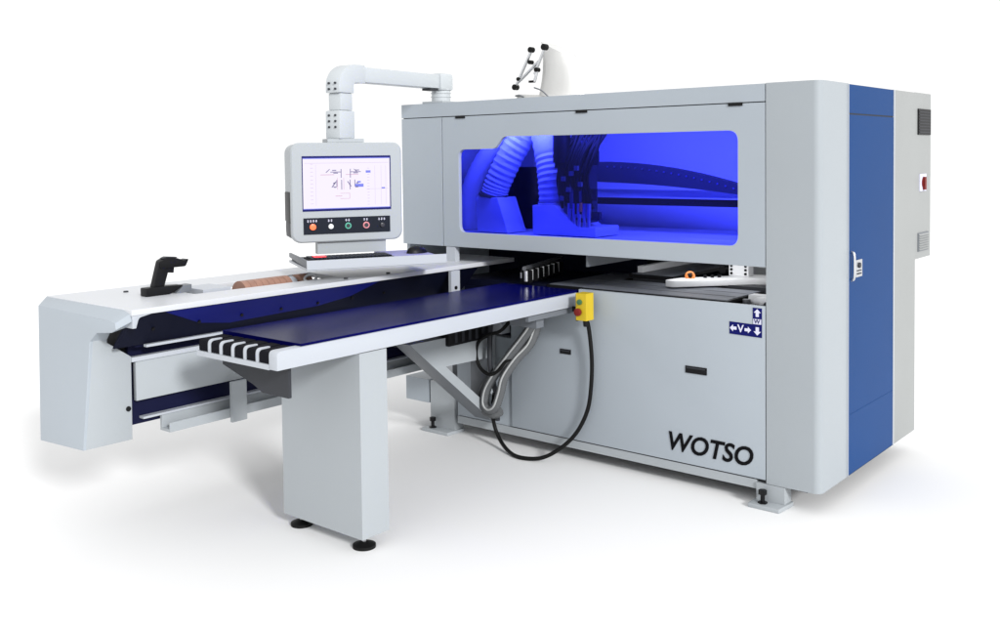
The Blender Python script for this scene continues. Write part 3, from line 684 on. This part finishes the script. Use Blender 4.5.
# ================================================================== yellow pendant with its cable
PD = root('control_pendant', (-1.19, -0.08, 0.84), 'yellow two button control box with black cable at the end of the white table rail', 'control box')
pb = obj('pendant_box', bx(-1.222, -1.160, -0.112, -0.045, 0.768, 0.905), 'yellow', PD, 0.009, seg=3)
obj('back_shell', bx(-1.232, -1.2225, -0.100, -0.040, 0.762, 0.900), 'black', pb, 0.002)
obj('hanger_bracket', bx(-1.284, -1.2225, -0.058, -0.040, 0.800, 0.825), 'black', PD)
obj('push_button', cyl(B(), (-1.196, -0.110, 0.862), (-1.196, -0.124, 0.862), 0.014), 'green', pb, 0.003)
rb = obj('push_button', cyl(B(), (-1.200, -0.110, 0.812), (-1.200, -0.118, 0.812), 0.013), 'black', pb)
obj('mushroom_cap', cyl(B(), (-1.200, -0.118, 0.812), (-1.200, -0.136, 0.812), 0.020), 'red', rb, 0.005)
bm = B(); tube(bm, spline([(-1.190, -0.075, 0.765), (-1.188, -0.05, 0.73), (-1.180, -0.035, 0.56), (-1.188, -0.035, 0.40), (-1.215, -0.035, 0.28), (-1.28, -0.045, 0.16), (-1.36, -0.08, 0.075), (-1.45, -0.12, 0.022), (-1.56, -0.15, 0.012), (-1.66, -0.12, 0.016), (-1.755, -0.075, 0.045), (-1.81, -0.06, 0.11), (-1.818, -0.07, 0.20), (-1.82, -0.05, 0.30)], 8), 0.0105, 12)
obj('cable', bm, 'rubber', PD, smooth=True)
obj('cable_gland', cyl(B(), (-1.190, -0.076, 0.768), (-1.190, -0.070, 0.735), 0.013), 'black', PD)

# ================================================================== grey hose and black cable loop
HS = root('flexible_hose', (-1.75, -0.12, 0.2), 'looped grey flexible hose hanging below the outfeed table', 'hose')
path = [(-1.46, -0.12, 0.80), (-1.50, -0.12, 0.715), (-1.565, -0.12, 0.635), (-1.66, -0.12, 0.53), (-1.755, -0.12, 0.42), (-1.815, -0.12, 0.33), (-1.83, -0.12, 0.255), (-1.795, -0.125, 0.225), (-1.745, -0.13, 0.25), (-1.71, -0.13, 0.33), (-1.68, -0.13, 0.42), (-1.62, -0.10, 0.52), (-1.56, -0.06, 0.60), (-1.53, -0.03, 0.70)]
sp = spline(path, 12)
bm = B(); tube(bm, sp, lambda i: 0.0235 + 0.0018 * (i % 2), 14)
ho = obj('hose_outer', bm, 'hose', HS, smooth=True)
# pale tracer line running along the hose
bm = B()
tube(bm, [p + Vector((0.005, -0.0235, 0.005)) for p in sp[4:]], 0.0055, 8)
obj('tracer_line', bm, 'hosel', ho, smooth=True)
sp2 = spline([(-1.50, -0.05, 0.80), (-1.56, -0.05, 0.69), (-1.66, -0.05, 0.56), (-1.77, -0.06, 0.44), (-1.86, -0.07, 0.34), (-1.885, -0.08, 0.26), (-1.85, -0.09, 0.205), (-1.79, -0.09, 0.195), (-1.75, -0.08, 0.215)], 10)
bm = B(); tube(bm, sp2, lambda i: 0.025 + 0.0018 * (i % 2), 14)
obj('hose_inner', bm, 'hose', HS, smooth=True)
CL = root('black_cable', (-1.78, -0.15, 0.45), 'coiled black cable beside the grey hose under the table', 'cable')
bm = B(); tube(bm, spline([(-1.66, -0.10, 0.72), (-1.70, -0.14, 0.665), (-1.775, -0.15, 0.640), (-1.845, -0.15, 0.59), (-1.862, -0.15, 0.52), (-1.835, -0.15, 0.455), (-1.77, -0.15, 0.425), (-1.705, -0.15, 0.455), (-1.665, -0.14, 0.505), (-1.64, -0.12, 0.52)], 8), 0.0095, 10)
obj('cable_loop', bm, 'rubber', CL, smooth=True)
bm = B(); tube(bm, spline([(-1.79, -0.10, 0.80), (-1.795, -0.11, 0.62), (-1.79, -0.12, 0.48), (-1.785, -0.10, 0.38), (-1.79, -0.06, 0.25), (-1.80, -0.05, 0.15)], 8), 0.014, 10)
obj('cable_drop', bm, 'dgrey', CL, smooth=True)

# ================================================================== milky cover on the roof
RC = root('roof_cover', (-1.70, 0.30, 1.912), 'milky white plastic cover with black hinged struts standing on the cabinet roof', 'cover')
def rc_ring(t):
    # sections of the bent cover, leaning to the left at the top
    o_ = []
    for k in range(20):
        a_ = 2 * math.pi * k / 20; ca, sa = math.cos(a_), math.sin(a_)
        ca = math.copysign(abs(ca) ** 0.55, ca); sa = math.copysign(abs(sa) ** 0.55, sa)
        cx_ = -1.675 - 0.02 * t + (0.03 * math.sin(3 * t)); hw = 0.120 * (1.0 - 0.22 * t * t)
        cz_ = 1.925 + 0.285 * t
        o_.append((cx_ + hw * ca, 0.40 + 0.10 * (1 - 0.3 * t) * sa, cz_ - 0.045 * t * ca))
    return o_
bm = B(); loft(bm, [rc_ring(t) for t in (0, 0.15, 0.3, 0.33, 0.5, 0.66, 0.69, 0.85, 0.95, 1.0)])
obj('cover_shell', bm, 'pvc', RC, smooth=True)
obj('base_tray', prism(B(), [(-1.90, 1.912), (-1.88, 1.955), (-1.55, 1.93), (-1.52, 1.912)], 1, 0.26, 0.50), 'roofw', RC, 0.006)
bm = B()
for a, b_ in (((-1.90, 2.00), (-1.785, 2.195)), ((-1.885, 2.02), (-1.735, 2.13)), ((-1.765, 2.06), (-1.690, 2.205)), ((-1.765, 2.02), (-1.745, 2.08))):
    cyl(bm, (a[0], 0.27, a[1]), (b_[0], 0.27, b_[1]), 0.009, 10)
s1 = pieces('strut', bm, 'metal', RC)[0]
bm = B()
for (x, z, r) in ((-1.902, 1.995, 0.017), (-1.875, 2.04, 0.011), (-1.785, 2.20, 0.016), (-1.690, 2.208, 0.018), (-1.79, 2.13, 0.012), (-1.745, 2.085, 0.013)):
    cyl(bm, (x, 0.255, z), (x, 0.285, z), r, 12)
box(bm, -1.80, -1.765, 0.26, 0.28, 2.015, 2.027)
pieces('strut_hinge', bm, 'rubber', s1)
bm = B(); tube(bm, spline([(-1.76, 0.26, 1.985), (-1.70, 0.25, 1.965), (-1.65, 0.25, 1.925)], 6), 0.004, 8)
tube(bm, spline([(-1.895, 0.26, 1.945), (-1.86, 0.25, 1.945), (-1.83, 0.25, 1.935)], 6), 0.005, 8)
pieces('wire', bm, 'mgrey', RC)

# ------------------------------------------------------------------ light, world, camera
W = bpy.data.worlds.new('World'); S.world = W; W.use_nodes = True
W.node_tree.nodes['Background'].inputs[0].default_value = (1.0, 1.0, 1.0, 1); W.node_tree.nodes['Background'].inputs[1].default_value = 1.06
def area(name, loc, target, sx, sy, power, col=(1, 1, 1)):
    l = bpy.data.lights.new(name, 'AREA'); l.shape = 'RECTANGLE'; l.size = sx; l.size_y = sy; l.energy = power; l.color = col
    o = bpy.data.objects.new(name, l); COL.objects.link(o); o.location = loc
    o.rotation_euler = (Vector(target) - Vector(loc)).to_track_quat('-Z', 'Y').to_euler(); return o
sun = bpy.data.lights.new('key_lamp', 'SUN'); sun.energy = 3.0; sun.angle = math.radians(9)
so = bpy.data.objects.new('key_lamp', sun); COL.objects.link(so)
so.rotation_euler = Vector((-1.0, 0.40, -0.46)).to_track_quat('-Z', 'Y').to_euler()
area('cabinet_lamp', (-1.25, 0.34, 1.86), (-1.25, 0.95, 1.3), 2.0, 0.25, 50)

area('gap_fill', (-0.62, 0.42, 1.118), (-0.62, 0.45, 0.9), 0.7, 0.35, 2.6)  # added fill light to brighten the gripper, no machine lamp here

cd = bpy.data.cameras.new('camera'); cam = bpy.data.objects.new('camera', cd); COL.objects.link(cam)
cd.sensor_width = 36; cd.sensor_fit = 'HORIZONTAL'; cd.lens = 986.23 / 1000 * 36; cd.shift_y = -0.12033
cd.clip_start = 0.05; cd.clip_end = 300
Rt = Vector((0.7696662, 0.63833685, -0.0118324)); Up = Vector((-0.01568271, 0.03743024, 0.99917618)); Fw = Vector((-0.63825386, 0.76884657, -0.03881964))
m4 = Matrix.Identity(4)
for i in range(3): m4[i][0] = Rt[i]; m4[i][1] = Up[i]; m4[i][2] = -Fw[i]
cam.matrix_world = Matrix.Translation((1.655, -4.167, 1.6)) @ m4
S.camera = cam
S.render.resolution_x = 1024; S.render.resolution_y = 645
S.view_settings.view_transform = 'Standard'; S.view_settings.look = 'None'; S.view_settings.exposure = 0; S.view_settings.gamma = 1
S.cycles.max_bounces = 8; S.cycles.transparent_max_bounces = 12
